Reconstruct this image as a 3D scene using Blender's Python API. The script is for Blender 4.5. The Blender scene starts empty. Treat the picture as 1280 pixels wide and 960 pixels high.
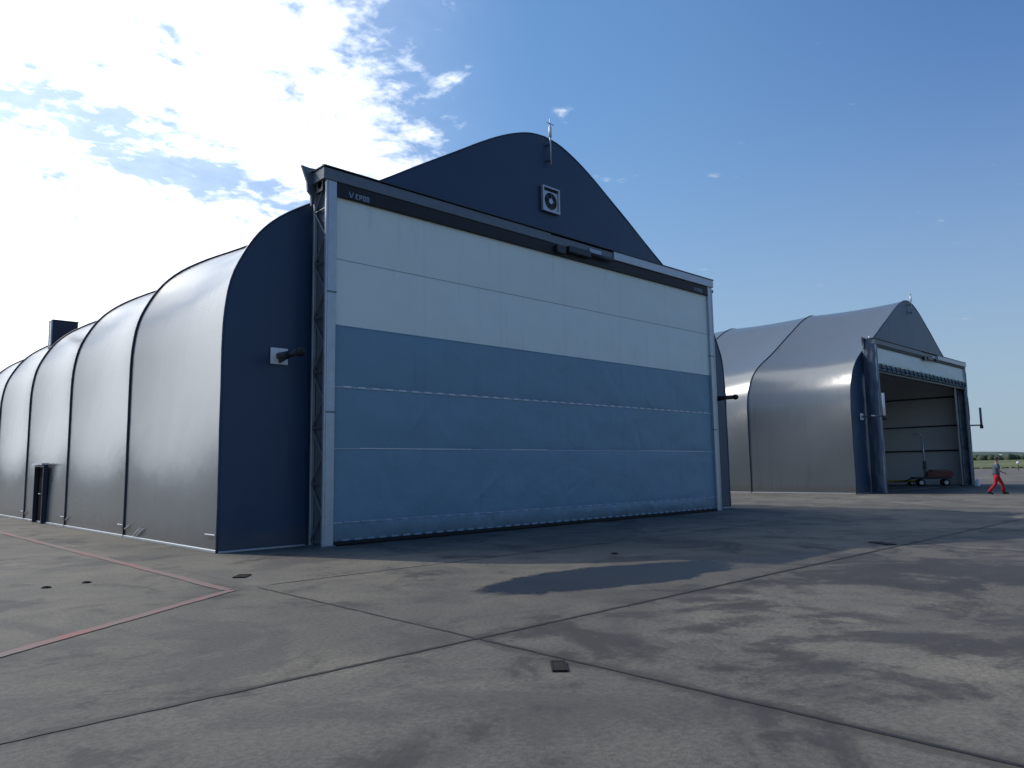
import bpy, math, random
from mathutils import Vector, Matrix, noise as mnoise
random.seed(7)
R = math.radians
sc = bpy.context.scene
col = sc.collection

# ------------------------------------------------------------------ camera
C0 = Vector((-6.2325423, -15.33467073, 1.6))
cr = Vector((0.72698593, -0.68646254, -0.01614412)); cu = Vector((-0.06644983, -0.0937346, 0.99337719))
cw = Vector((0.6834295, 0.72109847, 0.11375905))
cam = bpy.data.cameras.new('camera'); camo = bpy.data.objects.new('camera', cam); col.objects.link(camo)
m = Matrix((cr, cu, -cw)).transposed().to_4x4(); m.translation = C0
camo.matrix_world = m
cam.lens = 932.4 / 1280 * 36; cam.sensor_width = 36; cam.sensor_fit = 'HORIZONTAL'
cam.clip_start = .1; cam.clip_end = 9000
sc.camera = camo

# ------------------------------------------------------------------ sun and sky
SUN_EL, SUN_AZ = 42.7, -22.8          # azimuth measured from +Y towards +X
L = Vector((math.sin(R(SUN_AZ)) * math.cos(R(SUN_EL)), math.cos(R(SUN_AZ)) * math.cos(R(SUN_EL)), math.sin(R(SUN_EL))))
sd = bpy.data.lights.new('sun', 'SUN'); sd.energy = 3.0; sd.angle = R(.55); sd.color = (1, .93, .83)
so = bpy.data.objects.new('sun', sd); col.objects.link(so); so.rotation_euler = L.to_track_quat('Z', 'Y').to_euler()
so.location = (0, 0, 60)
sc.view_settings.view_transform = 'Standard'; sc.view_settings.look = 'None'
sc.view_settings.exposure = -0.3; sc.view_settings.gamma = 1

class NT:
    """small node-tree writer"""
    def __init__(s, tree): s.t = tree; s.n = tree.nodes; s.l = tree.links
    def new(s, typ, **kw):
        n = s.n.new(typ)
        for k, v in kw.items():
            if k[0] == '_': setattr(n, k[1:], v)
        for k, v in kw.items():
            if k[0] != '_': s.set(n, k, v)
        return n
    def set(s, n, k, v):
        i = n.inputs[int(k[1:])] if (k[0] == 'i' and k[1:].isdigit()) else n.inputs[k.replace('_', ' ')]
        if isinstance(v, bpy.types.NodeSocket): s.l.new(v, i)
        else: i.default_value = v
    def math(s, op, a, b=0., c=None, clamp=False):
        n = s.new('ShaderNodeMath', _operation=op, _use_clamp=clamp, i0=a, i1=b)
        if c is not None: s.set(n, 'i2', c)
        return n.outputs[0]
    def sstep(s, x, a, b):
        n = s.new('ShaderNodeMapRange', _interpolation_type='SMOOTHSTEP', i0=x, i1=a, i2=b, i3=0., i4=1.); return n.outputs[0]
    def mix(s, f, a, b, mode='MIX'):
        n = s.new('ShaderNodeMix', _data_type='RGBA', _blend_type=mode)
        for k, v in (('0', f), ('6', a), ('7', b)):
            if isinstance(v, tuple) and len(v) == 3: v = v + (1,)
            s.set(n, 'i' + k, v)
        return n.outputs[2]
    def noise(s, vec, scale, detail=6., rough=.55, dist=0.):
        return s.new('ShaderNodeTexNoise', Vector=vec, Scale=scale, Detail=detail, Roughness=rough, Distortion=dist).outputs[0]

w = bpy.data.worlds.new('World'); sc.world = w; w.use_nodes = True
T = NT(w.node_tree); T.n.clear()
sky = T.new('ShaderNodeTexSky', _sky_type='NISHITA'); sky.sun_disc = False
sky.sun_elevation = R(SUN_EL); sky.sun_rotation = R(SUN_AZ); sky.altitude = 0; sky.air_density = 1.25; sky.dust_density = .35; sky.ozone_density = 2.5
gc = T.new('ShaderNodeNewGeometry'); inc = T.new('ShaderNodeVectorMath', _operation='SCALE', i0=gc.outputs['Incoming']); inc.inputs['Scale'].default_value = -1
sep = T.new('ShaderNodeSeparateXYZ', i0=inc.outputs[0]); dx_, dy_, dz_ = sep.outputs
zc = T.math('MAXIMUM', dz_, .02)
zz = T.math('ADD', zc, .06)
U = T.math('DIVIDE', dx_, zz); V = T.math('DIVIDE', dy_, zz)
uv = T.new('ShaderNodeCombineXYZ', i0=U, i1=V, i2=0.).outputs[0]
hl = T.math('SQRT', T.math('ADD', T.math('MULTIPLY', dx_, dx_), T.math('MULTIPLY', dy_, dy_)))
caz = T.math('DIVIDE', T.math('ADD', T.math('MULTIPLY', dx_, math.sin(R(-6))), T.math('MULTIPLY', dy_, math.cos(R(-6)))), T.math('MAXIMUM', hl, .01))
n1 = T.noise(uv, 1.3, 5., .6, .4); n2 = T.noise(uv, 5.5, 10., .62, .25); n3 = T.noise(uv, 13., 5., .55, .15); n4 = T.noise(uv, 34., 5., .6, .1)
# clear lane through the cloud sheet
lane = T.math('ABSOLUTE', T.math('SUBTRACT', T.math('SUBTRACT', V, T.math('MULTIPLY', U, .12)), 2.02))
lane = T.math('MULTIPLY', T.math('SUBTRACT', 1., T.sstep(lane, 0., .34)), .20)
cov = T.math('ADD', T.math('MULTIPLY', T.sstep(caz, .62, .84), .47), T.math('MULTIPLY', T.math('MULTIPLY', T.sstep(V, 2.1, 3.4), T.sstep(caz, .76, .88)), .26))
dens = T.math('ADD', T.math('MULTIPLY', n1, .55), T.math('MULTIPLY', n2, .75))
dens = T.math('ADD', T.math('ADD', dens, -.24), T.math('ADD', T.math('MULTIPLY', n3, .50), T.math('MULTIPLY', n4, .20)))
dens = T.math('SUBTRACT', T.math('ADD', dens, cov), lane)
mask = T.sstep(dens, .91, 1.29)
mask = T.math('MULTIPLY', mask, T.sstep(dz_, .0, .06))
sdv = T.new('ShaderNodeVectorMath', _operation='DOT_PRODUCT', i0=inc.outputs[0]); sdv.inputs[1].default_value = L
near = T.math('POWER', T.math('MAXIMUM', sdv.outputs['Value'], 0.), 3.)
cb = T.math('ADD', 11., T.math('MULTIPLY', near, 30.))
cb = T.math('MULTIPLY', cb, T.math('ADD', .35, T.math('MULTIPLY', n2, 1.2)))
ccol = T.new('ShaderNodeVectorMath', _operation='SCALE', i0=(.93, .97, 1.03)); T.l.new(cb, ccol.inputs['Scale'])
veil = T.math('MULTIPLY', T.math('MULTIPLY', T.sstep(caz, .60, 1.), T.sstep(dz_, 0., .06)), .28)            # thin cirrus veil towards the sun
mk = T.math('MAXIMUM', T.math('MULTIPLY', mask, .96), veil)
tint = T.mix(1., sky.outputs[0], (.80, 1.14, 1.62), 'MULTIPLY')
lift = T.new('ShaderNodeVectorMath', _operation='SCALE', i0=(.55, 1.0, .75)); T.l.new(T.sstep(caz, -.05, .6), lift.inputs['Scale'])
tint = T.new('ShaderNodeVectorMath', _operation='ADD', i0=tint, i1=lift.outputs[0]).outputs[0]
hz_ = T.math('POWER', T.math('SUBTRACT', 1., T.sstep(dz_, -.05, .62)), 1.6)
tint = T.mix(T.math('MULTIPLY', hz_, .92), tint, (4.4, 5.7, 7.0))
wc = T.mix(mk, tint, ccol.outputs[0])
bg = T.new('ShaderNodeBackground', Color=wc, Strength=.1)
T.l.new(bg.outputs[0], T.new('ShaderNodeOutputWorld').inputs[0])

# ------------------------------------------------------------------ materials
def mat(name, base, rough=.5, metal=0., spec=.5, var=.0, vscale=2., bump=0., bscale=20., fine=0., coat=0., weld=None, dirt=False):
    mt = bpy.data.materials.new(name); mt.use_nodes = True
    T = NT(mt.node_tree); b = T.n['Principled BSDF']
    pos = T.new('ShaderNodeNewGeometry').outputs['Position']
    b.inputs['Roughness'].default_value = rough; b.inputs['Metallic'].default_value = metal
    b.inputs['Specular IOR Level'].default_value = spec
    b.inputs['Coat Weight'].default_value = coat; b.inputs['Coat Roughness'].default_value = .25
    nz = T.noise(pos, vscale, 8., .6, .3)
    nf = T.noise(pos, 35., 4., .6)
    k = T.math('ADD', T.math('MULTIPLY', T.math('SUBTRACT', nz, .5), 2 * var), T.math('MULTIPLY', T.math('SUBTRACT', nf, .5), 2 * fine))
    k = T.math('ADD', k, 1.)
    hgt = None
    if weld:            # overlapped weld strips every few feet of fabric width
        sp = T.new('ShaderNodeSeparateXYZ', i0=pos); ax = sp.outputs['XYZ'.index(weld[0])]
        fr = T.math('FRACT', T.math('DIVIDE', T.math('ADD', ax, 400. + weld[2]), weld[1]))
        hgt = T.math('MULTIPLY', T.sstep(fr, 0., .012), T.math('SUBTRACT', 1., T.sstep(fr, .045, .06)))
        k = T.math('MULTIPLY', k, T.math('SUBTRACT', 1., T.math('MULTIPLY', hgt, .03)))
    cc = tuple(base)
    if weld or dirt:    # splash dirt along the foot, streaks of grime
        sz = T.new('ShaderNodeSeparateXYZ', i0=pos)
        st = T.new('ShaderNodeCombineXYZ', i0=T.math('MULTIPLY', sz.outputs[0], 3.), i1=T.math('MULTIPLY', sz.outputs[1], 3.), i2=T.math('MULTIPLY', sz.outputs[2], .35)).outputs[0]
        stn = T.noise(st, 1., 6., .65)
        foot = T.math('SUBTRACT', 1., T.sstep(T.math('SUBTRACT', sz.outputs[2], T.math('MULTIPLY', T.noise(pos, 2.2, 6., .7), .7)), -.25, .25))
        cc = T.mix(T.math('MULTIPLY', foot, .45), cc, (.10, .09, .075))
        cc = T.mix(T.math('MULTIPLY', T.sstep(stn, .56, .74), .16), cc, (.05, .05, .05))
    s = T.new('ShaderNodeVectorMath', _operation='SCALE', i0=cc); T.l.new(k, s.inputs['Scale'])
    T.l.new(s.outputs[0], b.inputs['Base Color'])
    if bump:
        bp = T.new('ShaderNodeBump', Strength=1., Distance=bump, Height=T.noise(pos, bscale, 4., .5)); T.l.new(bp.outputs[0], b.inputs['Normal'])
    mt['T'] = 0
    return mt

M = {}
M['silver'] = mat('silver_membrane', (.132, .146, .156), .24, .10, .85, .07, .8, .012, .8, .02, weld=('Y', 1.526, 0.))
M['navy'] = mat('navy_membrane', (.022, .050, .100), .40, 0, .40, .12, .9, .03, .7, .03, weld=('X', 2.475, 0.))
M['seam'] = mat('dark_seam', (.03, .035, .05), .5, 0, .4, .2, 4)
M['galv'] = mat('galvanised_steel', (.42, .45, .48), .42, .55, .5, .18, 6., .002, 30, .12)
M['galv_dull'] = mat('weathered_steel', (.14, .16, .18), .5, .4, .5, .25, 5., .002, 25, .12)
M['curtain_light'] = mat('pale_door_fabric', (.74, .81, .75), .5, 0, .4, .05, 1.2, .05, .9, .02, weld=('X', 2.58, .4))
M['curtain_blue'] = mat('slate_blue_door_fabric', (.155, .275, .355), .46, 0, .5, .09, 1.1, .07, .9, .02, weld=('X', 2.58, .4))
M['black'] = mat('black_fabric', (.010, .011, .014), .55, 0, .4, .2, 3)
M['strap'] = mat('white_strap', (.62, .64, .66), .5, 0, .4, .15, 8)
M['seamlight'] = mat('pale_seam_band', (.40, .47, .54), .45, 0, .4, .25, 3)
M['darksteel'] = mat('dark_painted_steel', (.022, .026, .032), .4, .2, .5, .25, 8)
M['liner'] = mat('cream_liner', (.74, .73, .70), .6, 0, .3, .08, 1.1, .01, 1.4, .02)
M['white'] = mat('white_paint', (.75, .76, .77), .4, 0, .5, .08, 10)
M['red'] = mat('dull_red_paint', (.16, .02, .018), .45, 0, .5, .2, 9)
M['orange'] = mat('orange_paint', (.36, .09, .02), .5, 0, .5, .2, 6)
M['yellow'] = mat('yellow_paint', (.35, .24, .03), .5, 0, .5, .2, 6)
M['rubber'] = mat('black_rubber', (.015, .015, .016), .7, 0, .3, .2, 9)
M['skin'] = mat('skin', (.42, .25, .18), .5)
M['trousers'] = mat('red_trousers_cloth', (.42, .025, .035), .8, 0, .2, .15, 14)
M['shirt'] = mat('pale_blue_shirt_cloth', (.09, .12, .16), .85, 0, .2, .12, 14)
M['hair'] = mat('dark_hair', (.02, .016, .012), .7)
M['tar'] = mat('tar_joint', (.022, .021, .021), .7, 0, .4, .3, 12, .004, 40, .2)
M['iron'] = mat('rusty_iron', (.03, .022, .018), .6, .4, .4, .4, 20, .003, 60, .3)
M['box_navy'] = mat('navy_sheet_metal', (.03, .035, .06), .5, .1, .5, .15, 5)
M['wrap'] = mat('grey_wrapping_sheet', (.09, .12, .16), .4, .3, .5, .25, 2.5, .01, 6, .05)
M['void'] = mat('doorway_shade_black', (.006, .006, .008), .9, 0, .05)  # near-black colour for the unlit inside of the side doorway
M['hem'] = mat('hem_webbing', (.24, .32, .40), .5, 0, .3, .3, 2)
M['pale_roof'] = mat('pale_sheet', (.5, .48, .45), .6, 0, .3, .1, 1)

def concrete():
    mt = bpy.data.materials.new('apron_concrete'); mt.use_nodes = True
    T = NT(mt.node_tree); b = T.n['Principled BSDF']
    g = T.new('ShaderNodeNewGeometry'); pos = g.outputs['Position']
    sp = T.new('ShaderNodeSeparateXYZ', i0=pos); X, Y, Z = sp.outputs
    flat = T.new('ShaderNodeCombineXYZ', i0=X, i1=Y, i2=0.).outputs[0]
    big = T.noise(flat, .16, 6., .6, .6); mid = T.noise(flat, .9, 8., .62, .5); fine = T.noise(flat, 22., 6., .7); grit = T.noise(flat, 90., 3., .7)
    c = T.mix(T.sstep(big, .38, .62), (.118, .111, .095), (.178, .163, .130))
    c = T.mix(T.math('MULTIPLY', T.sstep(mid, .35, .68), .45), c, (.085, .083, .079))
    # tone differs a little from slab to slab
    oi = T.new('ShaderNodeObjectInfo')
    k = T.math('ADD', .93, T.math('MULTIPLY', oi.outputs['Random'], .13))
    k = T.math('MULTIPLY', k, T.math('ADD', .80, T.math('MULTIPLY', T.sstep(fine, .34, .66), .40)))
    k = T.math('MULTIPLY', k, T.math('ADD', .83, T.math('MULTIPLY', T.sstep(grit, .32, .68), .34)))
    sc_ = T.new('ShaderNodeVectorMath', _operation='SCALE', i0=c); T.l.new(k, sc_.inputs['Scale']); c = sc_.outputs[0]
    # oil and damp stains: mostly in the open apron to the right
    fx = T.math('MULTIPLY', T.sstep(X, -4.5, 1.5), T.math('SUBTRACT', 1., T.sstep(Y, -10.2, -8.6)))
    st = T.noise(flat, .55, 9., .62, 1.1); st2 = T.noise(flat, 1.9, 8., .65, .7)
    sv = T.math('ADD', T.math('MULTIPLY', st, .72), T.math('MULTIPLY', st2, .28))
    sv = T.math('ADD', sv, T.math('MULTIPLY', fx, .070))
    sv = T.math('ADD', sv, T.math('MULTIPLY', T.math('SUBTRACT', T.noise(flat, 8., 7., .7, .3), .5), .14))
    stain = T.math('ADD', T.math('MULTIPLY', T.sstep(sv, .49, .66), .8), T.math('MULTIPLY', T.sstep(sv, .565, .60), .2))
    c = T.mix(T.math('MULTIPLY', stain, .80), c, (.034, .033, .034))
    far = T.math('MULTIPLY', T.sstep(T.noise(flat, .33, 8., .65, 1.), .52, .60), .45)
    c = T.mix(far, c, (.062, .060, .060))
    # standing damp patch in front of the door
    def ell(cx, cy, rx, ry, ang, amp=.5, nsc=1.1):
        ca, sa = math.cos(ang), math.sin(ang)
        a = T.math('SUBTRACT', X, cx); bb = T.math('SUBTRACT', Y, cy)
        u = T.math('DIVIDE', T.math('ADD', T.math('MULTIPLY', a, ca), T.math('MULTIPLY', bb, sa)), rx)
        v = T.math('DIVIDE', T.math('SUBTRACT', T.math('MULTIPLY', bb, ca), T.math('MULTIPLY', a, sa)), ry)
        d = T.math('SQRT', T.math('ADD', T.math('MULTIPLY', u, u), T.math('MULTIPLY', v, v)))
        return T.math('ADD', d, T.math('MULTIPLY', T.math('SUBTRACT', T.noise(flat, nsc, 8., .6, .5), .5), amp * 2))
    pud = T.math('SUBTRACT', 1., T.sstep(ell(2.85, -8.1, 2.6, .92, R(-8), .42), .88, 1.04))
    pud2 = T.math('SUBTRACT', 1., T.sstep(ell(6.0, -8.9, 1.6, .5, R(0), .5, 1.6), .85, 1.08))
    pud = T.math('MAXIMUM', pud, T.math('MULTIPLY', pud2, .35))
    c = T.mix(T.math('MULTIPLY', pud, .88), c, (.022, .023, .027))
    # dark spill and crumbling along the two wide joints
    jn = T.math('MULTIPLY', T.math('SUBTRACT', T.noise(flat, 2.3, 8., .7, .6), .5), .55)
    jb = T.math('SUBTRACT', 1., T.sstep(T.math('ABSOLUTE', T.math('ADD', T.math('ADD', X, 1.45), jn)), .05, .17))
    jb = T.math('MULTIPLY', jb, T.math('SUBTRACT', 1., T.sstep(Y, -9.75, -9.6)))
    ja = T.math('SUBTRACT', 1., T.sstep(T.math('ABSOLUTE', T.math('ADD', T.math('ADD', Y, 9.75), jn)), .02, .10))
    jm = T.math('MAXIMUM', T.math('MULTIPLY', jb, .62), T.math('MULTIPLY', ja, .45))
    c = T.mix(jm, c, (.045, .042, .040))
    # fine cracks
    wv = T.new('ShaderNodeVectorMath', _operation='ADD', i0=flat); wn = T.new('ShaderNodeTexNoise', Vector=flat, Scale=1.2, Detail=5.)
    T.l.new(wn.outputs[1], wv.inputs[1])
    vo = T.new('ShaderNodeTexVoronoi', _feature='DISTANCE_TO_EDGE', Vector=wv.outputs[0], Scale=.22)
    cr_ = T.math('SUBTRACT', 1., T.sstep(vo.outputs[0], .0, .0035))
    cr_ = T.math('MULTIPLY', cr_, T.sstep(T.noise(flat, .5, 2.), .5, .6))
    c = T.mix(T.math('MULTIPLY', cr_, .6), c, (.05, .045, .04))
    # pale crumbs and scuffs
    cm = T.sstep(T.noise(flat, 9., 3., .5), .73, .78)
    c = T.mix(T.math('MULTIPLY', cm, .5), c, (.24, .23, .215))
    T.l.new(c, b.inputs['Base Color'])
    rg = T.math('SUBTRACT', .82, T.math('MULTIPLY', T.math('MAXIMUM', pud, T.math('MULTIPLY', stain, .12)), .58))
    T.l.new(rg, b.inputs['Roughness']); b.inputs['Specular IOR Level'].default_value = .25
    h = T.math('ADD', T.math('MULTIPLY', fine, .5), T.math('MULTIPLY', grit, .3))
    h = T.math('MULTIPLY', h, T.math('SUBTRACT', 1., T.math('MULTIPLY', pud, .92)))
    bp = T.new('ShaderNodeBump', Strength=.7, Distance=.012, Height=h); T.l.new(bp.outputs[0], b.inputs['Normal'])
    return mt
M['concrete'] = concrete()

def paint_mat(name, colr, worn, keep=.5):
    mt = bpy.data.materials.new(name); mt.use_nodes = True
    T = NT(mt.node_tree); b = T.n['Principled BSDF']
    pos = T.new('ShaderNodeNewGeometry').outputs['Position']
    n = T.math('ADD', T.math('MULTIPLY', T.noise(pos, 7., 8., .7, .4), .6), T.math('MULTIPLY', T.noise(pos, .7, 3.), .4))
    c = T.mix(T.sstep(n, keep - .12, keep + .12), colr, worn)
    k = T.math('ADD', .8, T.math('MULTIPLY', T.noise(pos, 40., 4., .7), .4))
    s = T.new('ShaderNodeVectorMath', _operation='SCALE', i0=c); T.l.new(k, s.inputs['Scale'])
    T.l.new(s.outputs[0], b.inputs['Base Color']); b.inputs['Roughness'].default_value = .8
    return mt
M['redline'] = paint_mat('worn_red_paint', (.25, .090, .085), (.145, .128, .112), .47)
M['whiteline'] = paint_mat('worn_white_paint', (.20, .195, .18), (.135, .128, .118), .46)

def veg(name, c1, c2, scale):
    mt = bpy.data.materials.new(name); mt.use_nodes = True
    T = NT(mt.node_tree); b = T.n['Principled BSDF']; pos = T.new('ShaderNodeNewGeometry').outputs['Position']
    c = T.mix(T.sstep(T.noise(pos, scale, 8., .65), .38, .62), c1, c2); T.l.new(c, b.inputs['Base Color']); b.inputs['Roughness'].default_value = .9
    return mt
M['grass'] = veg('airfield_grass', (.065, .085, .022), (.12, .13, .04), .03)
M['verge'] = veg('rough_verge', (.03, .04, .014), (.06, .065, .02), .2)
M['wood'] = veg('wood_foliage', (.025, .042, .022), (.05, .07, .035), .1)
M['hill'] = veg('wooded_hill', (.035, .055, .04), (.055, .08, .055), .01)
M['field'] = veg('bare_field', (.30, .29, .26), (.38, .36, .32), .05)

# ------------------------------------------------------------------ mesh helpers
class MB:
    def __init__(s): s.v = []; s.f = []
    def add(s, vs, fs):
        o = len(s.v); s.v += [tuple(v) for v in vs]; s.f += [tuple(i + o for i in f) for f in fs]; return s
    def box(s, x0, x1, y0, y1, z0, z1):
        vs = [(x, y, z) for z in (z0, z1) for y in (y0, y1) for x in (x0, x1)]
        return s.add(vs, [(0, 2, 3, 1), (4, 5, 7, 6), (0, 1, 5, 4), (2, 6, 7, 3), (0, 4, 6, 2), (1, 3, 7, 5)])
    def bevbox(s, x0, x1, y0, y1, z0, z1, b=.01):
        """chamfered box built as three stacked rings"""
        rings = [(z0, b), (z0 + b, 0), (z1 - b, 0), (z1, b)]
        vs = []
        for z, i in rings:
            a, c, d, e = x0 + i, x1 - i, y0 + i, y1 - i
            k = b
            vs += [(a + k, d, z), (c - k, d, z), (c, d + k, z), (c, e - k, z), (c - k, e, z), (a + k, e, z), (a, e - k, z), (a, d + k, z)]
        fs = [tuple(range(7, -1, -1)), tuple(range(24, 32))]
        for r in range(3):
            for i in range(8):
                j = (i + 1) % 8; fs.append((r * 8 + i, r * 8 + j, r * 8 + 8 + j, r * 8 + 8 + i))
        return s.add(vs, fs)
    def tube(s, pts, r, n=8, cap=True):
        pts = [Vector(p) for p in pts]; rr = r if isinstance(r, (list, tuple)) else [r] * len(pts)
        d0 = (pts[1] - pts[0]).normalized(); up = Vector((0, 0, 1)) if abs(d0.z) < .9 else Vector((1, 0, 0))
        vs = []; a = d0.cross(up).normalized()
        for i, p in enumerate(pts):
            d = ((pts[min(i + 1, len(pts) - 1)] - pts[max(i - 1, 0)])).normalized()
            a = (a - d * a.dot(d)).normalized(); b = d.cross(a)
            for k in range(n):
                t = 2 * math.pi * k / n; vs.append(p + (a * math.cos(t) + b * math.sin(t)) * rr[i])
        fs = []
        for i in range(len(pts) - 1):
            for k in range(n):
                j = (k + 1) % n; fs.append((i * n + k, i * n + j, i * n + n + j, i * n + n + k))
        if cap: fs += [tuple(range(n - 1, -1, -1)), tuple(range((len(pts) - 1) * n, len(pts) * n))]
        return s.add(vs, fs)
    def prism(s, pts, d):
        """closed outline (3-D points) pushed by vector d"""
        n = len(pts); d = Vector(d); vs = [Vector(p) for p in pts] + [Vector(p) + d for p in pts]
        return s.add(vs, [tuple(range(n)), tuple(range(2 * n - 1, n - 1, -1))] + [(i, i + n, (i + 1) % n + n, (i + 1) % n) for i in range(n)])
    def grid(s, fn, nu, nv):
        vs = [fn(i / nu, j / nv) for j in range(nv + 1) for i in range(nu + 1)]
        return s.add(vs, [(j * (nu + 1) + i, j * (nu + 1) + i + 1, (j + 1) * (nu + 1) + i + 1, (j + 1) * (nu + 1) + i) for j in range(nv) for i in range(nu)])
    def ellipsoid(s, c, r, nu=12, nv=8):
        vs = []; c = Vector(c)
        for j in range(nv + 1):
            t = math.pi * j / nv
            for i in range(nu):
                a = 2 * math.pi * i / nu
                vs.append(c + Vector((r[0] * math.sin(t) * math.cos(a), r[1] * math.sin(t) * math.sin(a), r[2] * math.cos(t))))
        return s.add(vs, [(j * nu + i, (j + 1) * nu + i, (j + 1) * nu + (i + 1) % nu, j * nu + (i + 1) % nu) for j in range(nv) for i in range(nu)])
    def build(s, name, mt, parent=None, smooth=False, loc=None, fix=False):
        me = bpy.data.meshes.new(name); me.from_pydata(s.v, [], s.f); me.validate(); me.update()
        if fix:
            import bmesh
            bm = bmesh.new(); bm.from_mesh(me); bmesh.ops.remove_doubles(bm, verts=bm.verts, dist=1e-5)
            bmesh.ops.recalc_face_normals(bm, faces=bm.faces); bm.to_mesh(me); bm.free()
        if smooth: me.polygons.foreach_set('use_smooth', [True] * len(me.polygons))
        me.materials.append(mt)
        o = bpy.data.objects.new(name, me); col.objects.link(o)
        if parent is not None: o.parent = parent
        if loc: o.location = loc
        return o

def empty(name, loc, rz=0, parent=None):
    o = bpy.data.objects.new(name, None); col.objects.link(o); o.location = loc; o.rotation_euler = (0, 0, rz); o.empty_display_size = .3
    if parent is not None: o.parent = parent
    return o
def tag(o, label=None, cat=None, group=None, kind=None):
    if label: o['label'] = label
    if cat: o['category'] = cat
    if group: o['group'] = group
    if kind: o['kind'] = kind
    return o

# ------------------------------------------------------------------ ground
H1 = (0., 0.); H2 = (34.497, 1.16); WID = 19.8; BAY = 6.104; NB = 6; LEN = BAY * NB
g = MB()
N = 72; radii = [0, 30, 60, 100, 140, 186]
gx, gy = 10, -5
vs = [(gx, gy, -.035)]
for r in radii[1:]:
    for k in range(N): vs.append((gx + r * math.sin(2 * math.pi * k / N), gy + r * math.cos(2 * math.pi * k / N), -.035))
fs = [(0, 1 + (k + 1) % N, 1 + k) for k in range(N)]
for i in range(len(radii) - 2):
    for k in range(N): fs.append((1 + i * N + k, 1 + i * N + (k + 1) % N, 1 + (i + 1) * N + (k + 1) % N, 1 + (i + 1) * N + k))
apron = tag(g.add(vs, fs).build('apron', M['concrete']), 'grey stained concrete aircraft apron in front of and between the hangars', kind='structure')
# the terrain beyond: grass, then wooded hills
def terr(r0, r1, n, f, name, mt, label):
    def fn(u, v):
        a = 2 * math.pi * u; r = r0 * (r1 / r0) ** v
        return (gx + r * math.sin(a), gy + r * math.cos(a), f(a, r))
    return tag(MB().grid(fn, n, 14).build(name, mt, smooth=True), label, kind='structure')
fb = lambda x, y, s: mnoise.fractal(Vector((x / s, y / s, 3.1)), 1., 2., 5)
terr(186, 760, 240, lambda a, r: -.03 + 2.0 * min(1, (r - 186) / 280) + (1.2 * (r - 466) / 300 if r > 466 else 0), 'grass_field', M['grass'], 'green airfield grass beyond the apron')
def hillz(a, r):
    t = (r - 700) / 1500
    x, y = r * math.sin(a), r * math.cos(a)
    return 2 + (max(0, math.sin(min(t, 1) * math.pi / 2)) * (19 + 11 * fb(x, y, 500)) + (1.6 * fb(x, y, 40) if r > 900 else 0))
terr(755, 2600, 1400, hillz, 'hills', M['hill'], 'low wooded hills on the horizon behind the airfield')
# rough verge between apron and grass
v_ = MB()
rr = random.Random(4)
for k in range(1500):
    a = 2 * math.pi * k / 1500 + rr.uniform(-.002, .002); r = rr.uniform(187, 191); h = rr.uniform(.18, .42)
    x, y = gx + r * math.sin(a), gy + r * math.cos(a); tx, ty = math.cos(a), -math.sin(a); wv = rr.uniform(.4, .9)
    v_.add([(x - tx * wv, y - ty * wv, -.03), (x + tx * wv, y + ty * wv, -.03), (x + tx * .3 * wv, y + ty * .3 * wv, h), (x - tx * .4 * wv, y - ty * .4 * wv, h * .9),
            (x - ty * .7, y + tx * .7, -.03)], [(0, 1, 2, 3), (1, 4, 2), (4, 0, 3), (2, 4, 3)])
tag(v_.build('rough_verge', M['verge']), 'dark rough verge along the far edge of the apron', 'verge', kind='stuff')
# far woods: many crown clumps
wd = MB()
def clump(x, y, z, rx, rz):
    n = 6; ph = rr.uniform(0, 6)
    vs = [(x, y, z + rz * rr.uniform(.9, 1.1))]
    for t in (.5, .95, .25):
        pass
    for j, (q, hh) in enumerate(((.6, .78), (1., .4), (.8, .0))):
        for k in range(n):
            a = ph + 2 * math.pi * k / n + j * .5; s_ = q * rx * rr.uniform(.8, 1.2)
            vs.append((x + s_ * math.cos(a), y + s_ * math.sin(a), z + rz * hh * rr.uniform(.9, 1.1)))
    fs = [(0, 1 + k, 1 + (k + 1) % n) for k in range(n)]
    for j in range(2):
        for k in range(n): fs.append((1 + j * n + k, 1 + (j + 1) * n + k, 1 + (j + 1) * n + (k + 1) % n, 1 + j * n + (k + 1) % n))
    wd.add(vs, fs)
for k in range(3600):
    a = rr.uniform(0, 2 * math.pi); da = math.degrees(a)
    left = 1 if (da > 300 or da < 5) else 0
    r = rr.uniform(610, 740); 
    p_ = fb(math.sin(a) * 300, math.cos(a) * 300, 60)
    if not left and p_ < -.05: continue
    hh = rr.uniform(9, 14) if left else rr.uniform(2.6, 5.2) * (1 + .6 * p_)
    clump(gx + r * math.sin(a), gy + r * math.cos(a), 2.2, rr.uniform(2.2, 5), hh)
tag(wd.build('far_wood', M['wood'], smooth=True), 'dark tree belt beyond the airfield grass', 'wood', kind='stuff')

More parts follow.
